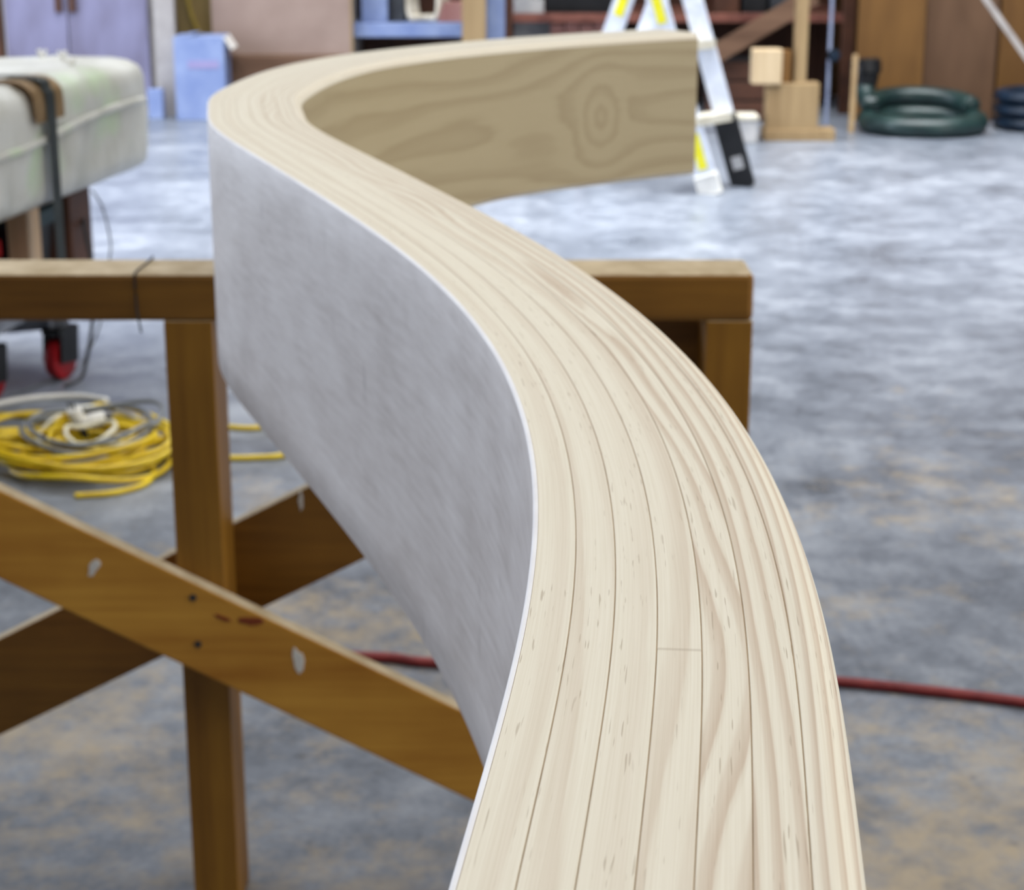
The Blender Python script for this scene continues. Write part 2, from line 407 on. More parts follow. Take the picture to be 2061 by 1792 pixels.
def field_noise(s, seed, *ks):
    return sum(a * math.sin(k * s + seed * 1.7 + j * 2.3) for j, (a, k) in enumerate(ks))
S_KNOT = None
def sweep(name, sec, mat, ring, contrast, jointpos=None, smooth_zone=()):
    """sec(s) -> list of (n, z, zone, v) corners of a closed section; ring(zone, s, v)"""
    idx = range(len(CL)); verts = []; secs = []
    for i in idx:
        sc_ = sec(SL[i]); secs.append(sc_)
        for (n, z, _, _) in sc_:
            p = CL[i] + NRM[i] * n
            verts.append((p.x, p.y, RTOP + z))
    m = len(secs[0]); faces = []; uvs = []; rg = []; ct = []; jn = []; sm = []
    for i in range(len(CL) - 1):
        for j in range(m):
            j2 = (j + 1) % m; zone = secs[i][j][2]
            faces.append((i * m + j, i * m + j2, (i + 1) * m + j2, (i + 1) * m + j))
            for (a, b) in ((i, j), (i, j2), (i + 1, j2), (i + 1, j)):
                s = SL[a]; n, z = secs[a][b][0], secs[a][b][1]
                v = n if zone == 0 else (z if zone == 2 else n - z)
                uvs.append((s, v)); rg.append(ring(zone, s, n, z)); ct.append(contrast(zone, s)); 
                jn.append(1 - abs(s - jointpos) * 12 if jointpos else 0.0)
            sm.append(zone in smooth_zone)
    faces.append(tuple(range(m))[::-1]); faces.append(tuple((len(CL) - 1) * m + j for j in range(m)))
    for e in (0, len(CL) - 1):
        order = range(m)[::-1] if e == 0 else range(m)
        for j in order:
            n, z = secs[e][j][:2]; uvs.append((n, z)); rg.append(n * 60); ct.append(0.6); jn.append(0.0)
        sm.append(False)
    me = bpy.data.meshes.new(name); me.from_pydata(verts, [], faces)
    u = me.uv_layers.new(name='UVMap'); u.data.foreach_set('uv', [c for q in uvs for c in q])
    for nm, arr in (('ring', rg), ('contrast', ct), ('joint', jn)):
        at_ = me.attributes.new(nm, 'FLOAT', 'CORNER'); at_.data.foreach_set('value', arr)
    me.polygons.foreach_set('use_smooth', sm)
    return link(name, me, mat, rail)

NL = 7; VT = 0.0019; GAP = 0.00030
LW = (RW - VT) / NL
# (rings across, wander amplitude, contrast) of each lamination as seen on the top
LAM = [(1.1, 0.22, 0.30), (0.9, 0.35, 0.42), (0.7, 0.30, 0.26), (1.0, 0.55, 0.55), (1.5, 1.05, 0.95), (2.2, 0.55, 1.0), (3.2, 0.45, 1.0)]
KS = min(range(len(CL)), key=lambda i: abs(CL[i].x - 0.095) + (9 if CL[i].y < 2.2 else 0)); S_KNOT = SL[KS]
def side_ring(s, z):
    H = rail_h(s); zz = z + H * 0.53; x = s - S_KNOT
    x *= 1.25
    r = math.sqrt(x * x + zz * zz) + 1e-6
    R = 0.05
    psi = abs(zz) * max(0.0, 1 - R * R / (r * r)) + 0.002
    k = sstep(R * 0.75, R * 1.5, r)
    amp = 1 / (1 + abs(x) * 2.2)
    flow = R * 0.8 + psi * (0.55 + 0.45 * amp) + 0.016 * math.sin(s * 5 + 1) + 0.006 * math.sin(s * 13 + zz * 30) + 0.012 * noise.noise(Vector((s * 6, zz * 25, 3.3)))
    # a pointed loop of grain to the left of the knot
    xl = x + 0.17
    loop = 0.030 * math.exp(-(xl * xl) / 0.012 - (zz + 0.01) ** 2 / 0.0012)
    return (r * (1 - k) + (flow + loop) * k) * 40
for li in range(NL):
    n0 = -RW / 2 + VT + li * LW + (GAP / 2 if li else 0); n1 = -RW / 2 + VT + (li + 1) * LW - (GAP / 2 if li < NL - 1 else 0)
    A, B, Cn = LAM[li]
    last = li == NL - 1
    def sec(s, n0=n0, n1=n1, last=last):
        H = rail_h(s); q = []
        c = 0.00025
        q += [(n0, -H, 2, 0), (n0, -H * 0.5, 2, 0), (n0, -c, 1, 0), (n0 + c, 0, 0, 0)]
        e = 0.0085 if last else c
        for k in range(1, 4): q.append((n0 + c + (n1 - e - n0 - c) * k / 4, 0, 0, 0))
        if last:
            for k in range(6):
                a = math.pi / 2 * k / 5
                q.append((n1 - e + e * math.sin(a), -e + e * math.cos(a), 0 if k == 0 and False else (1 if k < 5 else 2), 0))
            for k in range(1, 16): q.append((n1, -e - (H - 0.006 - e) * k / 15, 2, 0))
            q.append((n1 - 0.006, -H, 1, 0))
        else:
            q += [(n1 - e, 0, 1, 0), (n1, -c, 2, 0), (n1, -H * 0.5, 2, 0), (n1, -H, 1, 0)]
        return q
    def ring(zone, s, n, z, li=li, n0=n0, A=A, B=B, last=last):
        if last and zone == 2: return side_ring(s, z)
        v = (n - n0) / LW
        base = li * 3.37 + A * v + B * field_noise(s, li + 1, (0.7, 3.4), (0.38, 8.3), (0.22, 22.0 if li in (4, 5) else 15.0)) + (0.35 * math.sin(19 * s + 1.1) + 0.2 * math.sin(31 * s) if li == 4 else 0.0)
        if li == 4:       # a long cathedral on the fifth board
            base += 0.9 * math.exp(-((s - 1.28) / 0.16) ** 2) * (1 - 2.2 * abs(v - 0.45)) + 0.7 * math.exp(-((s - 0.98) / 0.07) ** 2) * (v - 0.3)
        if last: base += 0.5 * max(0.0, v - 0.6)
        return base + (-z * 30 if zone else 0)
    def contrast(zone, s, Cn=Cn, last=last):
        return 0.5 if (last and zone == 2) else Cn * (0.9 - 0.45 * sstep(1.5, 2.3, s))
    o = sweep('lamination', sec, [M['pine'], M['pine_face']] if last else M['pine'], ring, contrast, {3: S_AT(0.485), 1: S_AT(1.6)}.get(li), (1,))
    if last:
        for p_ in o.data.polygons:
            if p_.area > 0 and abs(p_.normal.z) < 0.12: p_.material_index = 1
    if li < NL - 1:
        gn = -RW / 2 + VT + (li + 1) * LW
        sweep('glue_line', lambda s, gn=gn: [(gn - GAP * .6, -rail_h(s) + 0.0008, 2, 0), (gn - GAP * .6, -0.00025, 0, 0), (gn + GAP * .6, -0.00025, 2, 0), (gn + GAP * .6, -rail_h(s) + 0.0008, 1, 0)],
              M['glue'], lambda *a: 0.0, lambda *a: 0.0)
def vsec(s):
    H = rail_h(s); n0 = -RW / 2; n1 = n0 + VT; e = 0.0017
    q = [(n1, -H + 0.0008, 1, 0), (n0 + e, -H, 1, 0), (n0, -H + e, 2, 0)]
    for k in range(1, 8): q.append((n0, -H + e + (H - 2 * e) * k / 8, 2, 0))
    for k in range(5):
        a = math.pi / 2 * k / 4
        q.append((n0 + e - e * math.cos(a), -e + e * math.sin(a), 1, 0))
    q[-1] = (n0 + e, 0.0, 0, 0)
    q.append((n1 - 0.00001, 0, 1, 0))
    return q
vn = sweep('side_veneer', vsec, [M['veneer'], M['white_edge_highlight']], lambda *a: 0.0, lambda *a: 0.0, None, (2,))
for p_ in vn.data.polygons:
    if p_.normal.z > 0.25: p_.material_index = 1      # white arris, coloured whiter still to paint in its highlight
vn['label'] = 'whitewashed grey-white side face'

# ------------------------------------------------------------------ the sawhorse
YF, YB = 2.058, 2.147
ZB = RTOP - HT * 1.05
saw = thing('sawhorse', 'amber-stained wooden sawhorse with crossed braces under the curved rail', 'sawhorse', (-0.36, 2.1, 0))
def timber_box(name, lo, hi, mat, bev=0.004, dusty=True):
    bm = bmesh.new(); box_bm(bm, lo, hi); bevel(bm, bev)
    o = from_bm(name, bm, [mat, M['dusty']], saw)
    if dusty:
        for p in o.data.polygons:
            if p.normal.z > 0.9: p.material_index = 1
    return o
XL, XR = -0.989, 0.269
timber_box('top_beam', (XL, YF, ZB - 0.054), (XR, YB, ZB), M['amber_x'], 0.006)
for x0, x1 in ((XL, XL + 0.053), (-0.389, -0.335), (0.217, XR)):
    timber_box('post', (x0, YF, 0.0), (x1, YB, ZB - 0.0535), M['amber'], 0.0012)
def brace(pts_top0, pts_top1, wid, y0, y1):
    """flat board between two points of its upper edge"""
    a = Vector((pts_top0[0], 0, pts_top0[1])); b = Vector((pts_top1[0], 0, pts_top1[1]))
    d = (b - a).normalized(); n = Vector((d.z, 0, -d.x))
    if n.z > 0: n = -n
    bm = bmesh.new()
    P = [a, b, b + n * wid, a + n * wid]
    f = [bm.verts.new((p.x, y0, p.z)) for p in P]; k = [bm.verts.new((p.x, y1, p.z)) for p in P]
    bm.faces.new(f); bm.faces.new(k[::-1])
    for i in range(4): bm.faces.new((f[i], k[i], k[(i + 1) % 4], f[(i + 1) % 4]))
    bevel(bm, 0.003)
    o = from_bm('brace', bm, [M['amber_brace'] if y0 < YF else M['amber_x'], M['dusty']], saw)
    for p in o.data.polygons:
        if p.normal.z > 0.75: p.material_index = 1
    return o
# upper edges measured on the board faces
fb = lambda x: 0.573 - (x + 0.579) * 0.5445
brace((-0.94, min(fb(-0.94), ZB - 0.056)), (0.262, fb(0.262)), 0.100, YF - 0.023, YF - 0.0003)
bb = lambda x: 0.328 + (x + 0.627) * 0.5095
brace((-0.985, bb(-0.985)), (0.205, bb(0.205)), 0.112, YB + 0.0003, YB + 0.023)
for x, z in ((-0.368, 0.425), (-0.365, 0.367)):
    lathe('screw_head', [(0.0044, 0.0), (0.0040, 0.0014), (0.0018, 0.0016), (0.0016, 0.0008)], (x, YF - 0.023, z), (0, -1, 0), M['steel'], saw, 12)
YFB = YF - 0.023
blob('paint_smear', (-0.480, 0, 0.462), 0.0055, 0.012, YFB, M['white_paint'], saw, 1, tilt=-0.5)
blob('paint_smear', (-0.249, 0, 0.346), 0.006, 0.017, YFB, M['white_paint'], saw, 2, tilt=0.15)
blob('paint_smear', (-0.253, 0, 0.506), 0.003, 0.012, YB, M['white_paint'], saw, 3)
blob('rust_stain', (-0.300, 0, 0.396), 0.016, 0.006, YFB, M['rust'], saw, 4, tilt=-0.05)
blob('rust_stain', (-0.335, 0, 0.400), 0.010, 0.003, YFB, M['rust'], saw, 6, tilt=-0.4)
# string looped over the beam
sx = -0.418
sp = catmull([(sx + 0.002, YB + 0.003, ZB - 0.06), (sx + 0.002, YB + 0.0025, ZB - 0.004), (sx + 0.004, YB - 0.004, ZB + 0.0012), (sx + 0.002, 2.1, ZB + 0.0012), (sx, YF + 0.004, ZB + 0.0012),
              (sx, YF - 0.0018, ZB - 0.006), (sx + 0.0005, YF - 0.0018, ZB - 0.04), (sx + 0.004, YF - 0.002, ZB - 0.066)], 6)
tag(tube('string', sp, 0.0012, M['charcoal'], None, 6), 'thin dark string hanging over the sawhorse beam beside its middle post', 'string')

# ------------------------------------------------------------------ red air hose on the floor
R = 0.0085
hp = [on_floor(px, py, R) for px, py in ((2400, 1462), (2220, 1436), (2061, 1414), (1900, 1394), (1695, 1373), (1400, 1352), (1150, 1345), (870, 1334), (790, 1324), (690, 1318), (600, 1300), (450, 1262), (300, 1205), (150, 1135))]
tag(tube('air_hose', catmull(hp, 10), R, M['red_hose'], None, 10), 'thin dark red rubber hose lying across the concrete floor', 'hose')

# ------------------------------------------------------------------ coiled cords on the floor
rnd = random.Random(5)
def loop(c, rx, ry, z0, seed, rot=0.0, turns=1.0, wob=0.05, n=28, a0=0.0):
    r_ = random.Random(seed); ph = [r_.uniform(0, 6.28) for _ in range(4)]; pts = []
    for k in range(int(n * turns)):
        a = a0 + 2 * math.pi * k / n
        q = 1 + wob * math.sin(2 * a + ph[0]) + wob * 0.7 * math.sin(3 * a + ph[1])
        x, y = rx * q * math.cos(a), ry * q * math.sin(a)
        pts.append(Vector((c[0] + x * math.cos(rot) - y * math.sin(rot), c[1] + x * math.sin(rot) + y * math.cos(rot), z0 + 0.010 * (1 + math.sin(2.3 * a + ph[2])))))
    return pts
cy_ = thing('extension_cord', 'yellow extension cord heaped in loose coils on the floor', 'cord', (-0.95, 3.98, 0))
rc = 0.0062
seq = []
for k in range(11):
    c = (-0.95 + rnd.uniform(-0.06, 0.06), 3.96 + rnd.uniform(-0.06, 0.06))
    seq += loop(c, rnd.uniform(0.11, 0.215), rnd.uniform(0.09, 0.20), rc + 0.0045 * k, 20 + k, rnd.uniform(-0.4, 0.4), 1.0, 0.07, 22, k * 0.4)
tube('cord', catmull(seq, 3), rc, M['yellow_cord'], cy_, 7)
# long sweeps that wander out of the heap
tails = [[(345, 872), (420, 858), (500, 862), (580, 858), (700, 880), (800, 930)],
         [(335, 925), (400, 922), (480, 922), (545, 920), (620, 915), (720, 960)],
         [(150, 998), (230, 992), (290, 975), (310, 950), (295, 932), (240, 925)],
         [(-60, 838), (20, 836), (120, 848), (200, 850), (280, 840)],
         [(-60, 905), (20, 880), (90, 866), (160, 856)]]
for tl in tails:
    tube('cord_run', catmull([on_floor(px, py, rc) for px, py in tl], 8), rc, M['yellow_cord'], cy_, 7)
pc = on_floor(160, 915); pc.z = 0.085
def plug(p, d, parent):
    d = Vector(d).normalized()
    b = lathe('plug', [(0.006, -0.03), (0.011, -0.022), (0.0165, 0.0), (0.0165, 0.022), (0.013, 0.026)], p, d, M['white_plastic'], parent, 14)
    for s in (-1, 1):
        u = d.cross(Vector((0, 0, 1))).normalized() * 0.006 * s
        bar('prong', Vector(p) + u + d * 0.024, Vector(p) + u + d * 0.042, 0.0015, 0.006, M['steel'], b, 0.0003, (0, 0, 1))
    lathe('cord_grip', [(0.0065, -0.06), (0.0085, -0.03)], p, d, M['charcoal'], b, 10)
plug(pc, (-0.2, -0.4, 0.9), cy_)
pc2 = on_floor(192, 912); pc2.z = 0.075
plug(pc2, (0.9, 0.25, 0.15), cy_)
cg = thing('cable', 'grey cable coiled loosely on top of the yellow cord heap', 'cable', (-0.93, 3.98, 0))
tube('cable_loop', catmull(loop((-0.925, 3.965), 0.135, 0.175, 0.058, 71, 0.1, 1.0, 0.04, 26), 3, True), 0.0058, M['grey_cord'], cg, 7, True)
tube('cable_loop', catmull(loop((-0.905, 3.975), 0.130, 0.165, 0.072, 72, -0.2, 1.0, 0.05, 26), 3, True), 0.0058, M['grey_cord'], cg, 7, True)
cw = thing('cord', 'pale cream cord with small loops lying among the yellow coils', 'cord', (-0.93, 3.96, 0))
tube('cord_loop', catmull(loop((-0.915, 3.99), 0.12, 0.16, 0.048, 73, 0.2, 1.0, 0.05, 26), 3, True), 0.0052, M['clear_cord'], cw, 7, True)
tube('cord_loop', catmull(loop((-0.905, 3.90), 0.055, 0.07, 0.070, 74, 0.2, 1.0, 0.08, 20), 3, True), 0.0052, M['clear_cord'], cw, 7, True)
wl = [on_floor(px, py, 0.006) for px, py in ((-60, 835), (0, 812), (80, 800), (160, 798), (215, 806))]
tag(tube('white_cable', catmull(wl, 8), 0.0075, M['white_plastic'], None, 8), 'white cable curving behind the yellow cord heap', 'cable')

# ------------------------------------------------------------------ wrapped bundle on a trolley at the left
ang = math.radians(9.9)
DIR = Vector((math.sin(ang), math.cos(ang), 0)); PER = Vector((math.cos(ang), -math.sin(ang), 0))  # along, to the right
E0 = at(318, 335, 5.14); E0.z = 0.0        # far right lower corner on plan
BZ0, BZ1 = 0.470, 0.765
bt = thing('trolley', 'low grey steel trolley on red and black casters under the wrapped bundle', 'trolley', E0 - DIR * 0.9 - PER * 0.5)
def TP(l, w, z):  # l metres back from the far end, w metres in from the right side
    q = E0 - DIR * l - PER * w; return Vector((q.x, q.y, z))
def tbar(name, l0, l1, w0, w1, z0, z1, mat, parent, bev=0.004):
    m = Matrix((PER, DIR, Vector((0, 0, 1)))).transposed().to_4x4(); m.translation = E0
    return box(name, (-w1, -l1, z0), (-w0, -l0, z1), mat, parent, bev, m)
tbar('upper_deck', 0.45, 1.9, 0.13, 0.95, BZ0 - 0.022, BZ0 - 0.002, M['grey_steel'], bt)
tbar('lower_deck', 0.25, 1.8, 0.05, 0.95, 0.215, 0.245, M['grey_steel'], bt)
for l in (0.62, 1.6):
    for w in (0.075, 0.86):
        tbar('leg', l, l + 0.075, w, w + 0.055, 0.245, BZ0 - 0.002, M['beige'], bt)
cps = []
for (px, py) in ((125, 762), (-20, 806)):
    p = on_floor(px, py); cps.append(p)
for i, p in enumerate(cps + [TP(0.5, 0.85, 0), TP(1.5, 0.85, 0)]):
    cst = lathe('caster', [(0.022, -0.017), (0.052, -0.015), (0.054, -0.008), (0.054, 0.008), (0.052, 0.015), (0.022, 0.017)], p + Vector((0, 0, 0.0545)), (0.94, -0.34, 0), M['red'], bt, 24)
    ax = Vector((0.94, -0.34, 0)).normalized(); al = Vector((0.34, 0.94, 0))
    bm = bmesh.new()
    for s in (-1, 1):
        bar_bm(bm, p + ax * 0.026 * s + Vector((0, 0, 0.045)) , p + ax * 0.026 * s + al * 0.01 + Vector((0, 0, 0.135)), 0.075, 0.007, ax)
    bar_bm(bm, p + ax * -0.028 + al * 0.005 + Vector((0, 0, 0.128)), p + ax * 0.028 + al * 0.005 + Vector((0, 0, 0.128)), 0.085, 0.016, (0, 0, 1))
    bevel(bm, 0.002)
    from_bm('fork', bm, M['black'], cst)
    bar('stem', p + al * 0.01 + Vector((0, 0, 0.134)), p + al * 0.01 + Vector((0, 0, 0.216)), 0.03, 0.03, M['grey_steel'], bt)
bar('chassis_bar', on_floor(-130, 740) * 1.0 + Vector((0, 0, 0.10)), cps[0] + Vector((-0.01, 0, 0.150)), 0.035, 0.035, M['grey_steel'], bt, 0.006, (0, 0, 1))

def wrapped():
    bm = bmesh.new(); L, Wd, H = 2.1, 1.05, BZ1 - BZ0
    nl, nw, nh = 60, 22, 14; rr = 0.055
    r = bmesh.ops.create_cube(bm, size=1.0)
    bmesh.ops.subdivide_edges(bm, edges=[e for e in bm.edges if abs((e.verts[0].co - e.verts[1].co).y) > .5], cuts=nl, use_grid_fill=True)
    bmesh.ops.subdivide_edges(bm, edges=[e for e in bm.edges if abs((e.verts[0].co - e.verts[1].co).x) > .5], cuts=nw, use_grid_fill=True)
    bmesh.ops.subdivide_edges(bm, edges=[e for e in bm.edges if abs((e.verts[0].co - e.verts[1].co).z) > .5], cuts=nh, use_grid_fill=True)
    for v in bm.verts:
        x, y, z = v.co.x * Wd, v.co.y * L, v.co.z * H
        q = Vector((min(max(x, -Wd / 2 + rr), Wd / 2 - rr), min(max(y, -L / 2 + rr * 1.4), L / 2 - rr * 1.4), min(max(z, -H / 2 + rr), H / 2 - rr)))
        d = Vector((x, y, z)) - q
        if d.length > 1e-6:
            d2 = d.normalized()
            k = rr if d.length > rr * 0.999 else d.length
            o_ = Vector((d.x, d.y / 1.4, d.z)); k = max(abs(o_.x), abs(o_.y), abs(o_.z))
            o_ = o_.normalized() * k; d = Vector((o_.x, o_.y * 1.4, o_.z))
        p = q + d
        nn = noise.noise(p * 5.0) * 0.012 + noise.noise(Vector((p.x * 22, p.y * 22, p.z * 9))) * 0.008
        nrm = Vector((d.x, d.y, d.z)).normalized() if d.length > 1e-6 else Vector((0, 0, 0))
        if p.z > -H / 2 + 0.03: p += nrm * nn
        w = E0 - DIR * (L / 2 - p.y) - PER * (Wd / 2 - p.x)
        v.co = Vector((w.x, w.y, BZ0 + H / 2 + p.z))
    return from_bm('wrapping', bm, M['wrap'], bundle, True)
bundle = thing('wrapped_bundle', 'long slab-shaped bundle wrapped in greenish white plastic on a trolley', 'bundle', TP(1.0, 0.5, BZ0))
wrapped()
# overlapping edge of the film along the side
bm = bmesh.new()
prev = None
for k in range(40):
    l = 2.0 - k * 0.0490; zz = BZ0 + 0.150 + 0.012 * math.sin(l * 5) + 0.030 * (1 - l / 2)
    q = [TP(l, -0.004 - 0.003 * math.sin(l * 23), zz - 0.006), TP(l, -0.013 - 0.003 * math.sin(l * 31), zz), TP(l, -0.011, zz + 0.010), TP(l, -0.001, zz + 0.014)]
    q = [bm.verts.new(x) for x in q]
    if prev:
        for i in range(3): bm.faces.new((prev[i], prev[i + 1], q[i + 1], q[i]))
    prev = q
from_bm('film_edge', bm, M['wrap'], bundle, True)
# strap and its cardboard corner protector
Ls = 0.72
st_p = [TP(Ls, -0.0165, 0.26), TP(Ls, -0.0165, BZ0 + 0.03), TP(Ls, -0.0165, BZ1 - 0.05), TP(Ls, -0.008, BZ1 - 0.012), TP(Ls, 0.03, BZ1 + 0.0135), TP(Ls, 0.30, BZ1 + 0.0135), TP(Ls, 1.0, BZ1 + 0.0135)]
bm = bmesh.new(); prev = None
for p_ in catmull(st_p, 6):
    o_ = [bm.verts.new(p_ + DIR * 0.026), bm.verts.new(p_ - DIR * 0.026)]
    if prev: bm.faces.new((prev[0], prev[1], o_[1], o_[0]))
    prev = o_
bmesh.ops.solidify(bm, geom=list(bm.faces), thickness=0.003)
from_bm('strap', bm, M['strap'], bundle)
bm = bmesh.new(); prev = None
for p_ in catmull([TP(Ls, -0.0125, BZ1 - 0.085), TP(Ls, -0.0125, BZ1 - 0.045), TP(Ls, -0.005, BZ1 - 0.012), TP(Ls, 0.03, BZ1 + 0.0095), TP(Ls, 0.09, BZ1 + 0.0095)], 6):
    o_ = [bm.verts.new(p_ + DIR * 0.085), bm.verts.new(p_ - DIR * 0.085)]
    if prev: bm.faces.new((prev[0], prev[1], o_[1], o_[0]))
    prev = o_
bmesh.ops.solidify(bm, geom=list(bm.faces), thickness=0.003)
from_bm('corner_protector', bm, M['cardboard'], bundle)
for k, (px, py, Y) in enumerate(((84, 106, 5.02), (126, 106, 4.98), (142, 120, 4.80))):
    c = at(px, py, Y); c.z = BZ1 + 0.014
    bm = bmesh.new()
    for s in range(3):
        bar_bm(bm, c + Vector((0, 0, -0.012)), c + Vector((0.012 * math.cos(s * 2.1 + k), 0.012 * math.sin(s * 2.1 + k), 0.012)), 0.008, 0.003, (0.3, 1, 0.2))
    bevel(bm, 0.0008)
    from_bm('film_knot', bm, M['white_plastic'], bundle)
# things on the lower deck
def bin_thing(name, label, cat, l0, l1, w0, w1, z0, z1, mat, rim, taper=0.02):
    c = TP((l0 + l1) / 2, (w0 + w1) / 2, z0)
    e = thing(name, label, cat, c)
    m = Matrix((PER, DIR, Vector((0, 0, 1)))).transposed().to_4x4(); m.translation = E0
    bm = bmesh.new()
    vv = box_bm(bm, (-w1, -l1, z0), (-w0, -l0, z1))
    cx, cyy = -(w0 + w1) / 2, -(l0 + l1) / 2
    for v in vv:
        if v.co.z < (z0 + z1) / 2: v.co.x += taper if v.co.x < cx else -taper; v.co.y += taper if v.co.y < cyy else -taper
        v.co = m @ v.co
    bevel(bm, 0.006); from_bm('body', bm, mat, e)
    if rim: tbar('rim', l0 - 0.012, l1 + 0.012, w0 - 0.012, w1 + 0.012, z1 - 0.045, z1 - 0.002, rim, e, 0.006)
    return e
bin_thing('storage_bin', 'black plastic bin with dark teal rim under the wrapped bundle', 'bin', 0.47, 0.61, 0.10, 0.40, 0.245, 0.445, M['black'], M['teal_dark'])
bin_thing('brown_box', 'dark brown box behind the black bin under the bundle', 'box', 0.30, 0.44, 0.075, 0.36, 0.245, 0.462, M['dark_brown'], None, 0.0)
bin_thing('red_crate', 'red crate under the wrapped bundle left of the pale trolley leg', 'crate', 0.74, 1.10, 0.14, 0.50, 0.245, 0.40, M['red'], M['red'])
wire = catmull([TP(0.40, 0.03, BZ0 - 0.004), TP(0.38, 0.012, BZ0 - 0.05), TP(0.37, 0.0, BZ0 - 0.14), TP(0.38, 0.005, 0.27), TP(0.42, 0.02, 0.13), TP(0.46, 0.06, 0.03), TP(0.5, 0.1, 0.004), TP(0.7, 0.15, 0.004)], 8)
tag(tube('hanging_wire', wire, 0.0028, M['grey_cord'], None, 6), 'thin grey wire hanging in a bow from the far end of the bundle', 'wire')
wire = catmull([TP(0.30, 0.10, 0.40), TP(0.40, 0.055, 0.36), TP(0.43, 0.03, 0.29), TP(0.45, 0.02, 0.20), TP(0.48, 0.03, 0.08), TP(0.52, 0.04, 0.006), TP(0.6, 0.05, 0.006)], 8)
tag(tube('black_cable', wire, 0.005, M['charcoal'], None, 6), 'short dark cable drooping beside the brown box under the bundle', 'cable')

# ------------------------------------------------------------------ step ladder
ld = thing('step_ladder', 'small aluminium step ladder with yellow labels behind the rail end', 'ladder', at(1330, 390, 7.68) * 1.0)
ld.location.z = 0
NR0, NR1 = at(1322, 0, 7.6), at(1430, 388, 7.6)        # near right leg
NL0, NL1 = at(1256, 0, 7.85), at(1124, 375, 7.85)
def ext(a, b, z):   # point of the line a-b at height z
    t = (z - a.z) / (b.z - a.z); return a + (b - a) * t
apexz = 0.90
off = Vector((0.155, 0.19, 0))                         # to the far pair of legs
def leg(top, foot, name='leg', mat=None, w=0.07, d=0.028):
    return bar(name, foot, top, w, d, mat or M['alu'], ld, 0.004, (0.25, 1, 0))
for k, (a, b) in enumerate(((NR0, NR1), (NL0, NL1))):
    top = ext(a, b, apexz); foot = ext(a, b, 0.028)
    l1 = leg(top, foot)
    f1 = bar('foot', ext(a, b, 0.0), ext(a, b, 0.075), 0.082, 0.04, M['white_plastic'] if k == 0 else M['black'], l1, 0.005, (0.25, 1, 0))
    top2, foot2 = top + off, foot + off
    if k == 0:
        foot2 = foot2 + Vector((0.0, 0, 0))
    l2 = leg(top2, foot2)
    t = (top2 - foot2).normalized()
    bar('foot', foot2 - t * 0.027, foot2 + t * (0.27 if k == 0 else 0.075), 0.082, 0.042, M['black'], l2, 0.006, (0.25, 1, 0))
    if k == 0:
        bar('grip_pad', foot2 + t * 0.05 - Vector((0, 0.024, 0)), foot2 + t * 0.10 - Vector((0, 0.024, 0)), 0.04, 0.006, M['grey_card'], l2, 0.002, (0.25, 1, 0))
    nrm = Vector((0.25, 1, 0)); nrm = (nrm - (top - foot).normalized() * nrm.dot((top - foot).normalized())).normalized()
    tt = (top - foot).normalized()
    def lab(z0, z1, w=0.036):
        p0 = ext(a, b, z0) - nrm * 0.0155; p1 = ext(a, b, z1) - nrm * 0.0155
        bar('label_strip', p0, p1, w, 0.002, M['yellow_label'], l1, 0.0005, nrm)
    lab(0.675 if k == 0 else 0.685, 0.86)
    if k == 0: lab(0.10, 0.24)
    for z in (0.29, 0.58):
        q0 = ext(a, b, z)
        bm = bmesh.new(); bar_bm(bm, q0 - off.normalized() * 0.015, q0 + off + off.normalized() * 0.015, 0.085 if k == 0 else 0.05, 0.03, (0, 0, 1)); bevel(bm, 0.003)
        from_bm('step', bm, M['cream_step'] if k == 0 else M['alu'], ld)
ca = ext(NR0, NR1, apexz); cb = ext(NL0, NL1, apexz); cm = (ca + cb) / 2 + off / 2
bar('top_cap', cm - off * 0.75, cm + off * 0.75, 0.20, 0.05, M['cream_step'], ld, 0.008, (0, 0, 1))

# ------------------------------------------------------------------ back of the workshop, left to right
def pbox(name, x0, x1, y0, y1, Y, depth, mat, parent=None, bev=0.004, floor_=False, top=None):
    """upright box whose front face spans the measured x0..x1, y0..y1 at distance Y"""
    a = at(x0, y1, Y); b = at(x1, y0, Y)
    z0 = 0.0 if floor_ else a.z; z1 = top if top is not None else b.z
    return box(name, (a.x, Y, z0), (b.x, Y + depth, z1), mat, parent, bev)
# painted cupboard
Yc = 10.25
cbx0, cbx1 = at(10, 100, Yc).x, at(318, 100, Yc).x
cab = thing('cupboard', 'lavender-white painted double door cupboard at the back left', 'cupboard', ((cbx0 + cbx1) / 2, Yc + 0.25, 0))
box('body', (cbx0, Yc + 0.022, 0.0), (cbx1, Yc + 0.10, 2.0), M['pale_edge'], cab, 0.004)
mid = at(141, 100, Yc).x
for s, (a, b) in enumerate(((cbx0 + 0.012, mid - 0.003), (mid + 0.003, cbx1 - 0.045))):
    d = box('door', (a, Yc, 0.07), (b, Yc + 0.021, 1.97), M['lavender'], cab, 0.004)
    hx = (mid - 0.045) if s == 0 else (mid + 0.028)
    box('handle', (hx - 0.018, Yc - 0.02, 0.54), (hx + 0.018, Yc + 0.0, 0.90), M['dark_brown'], d, 0.005)
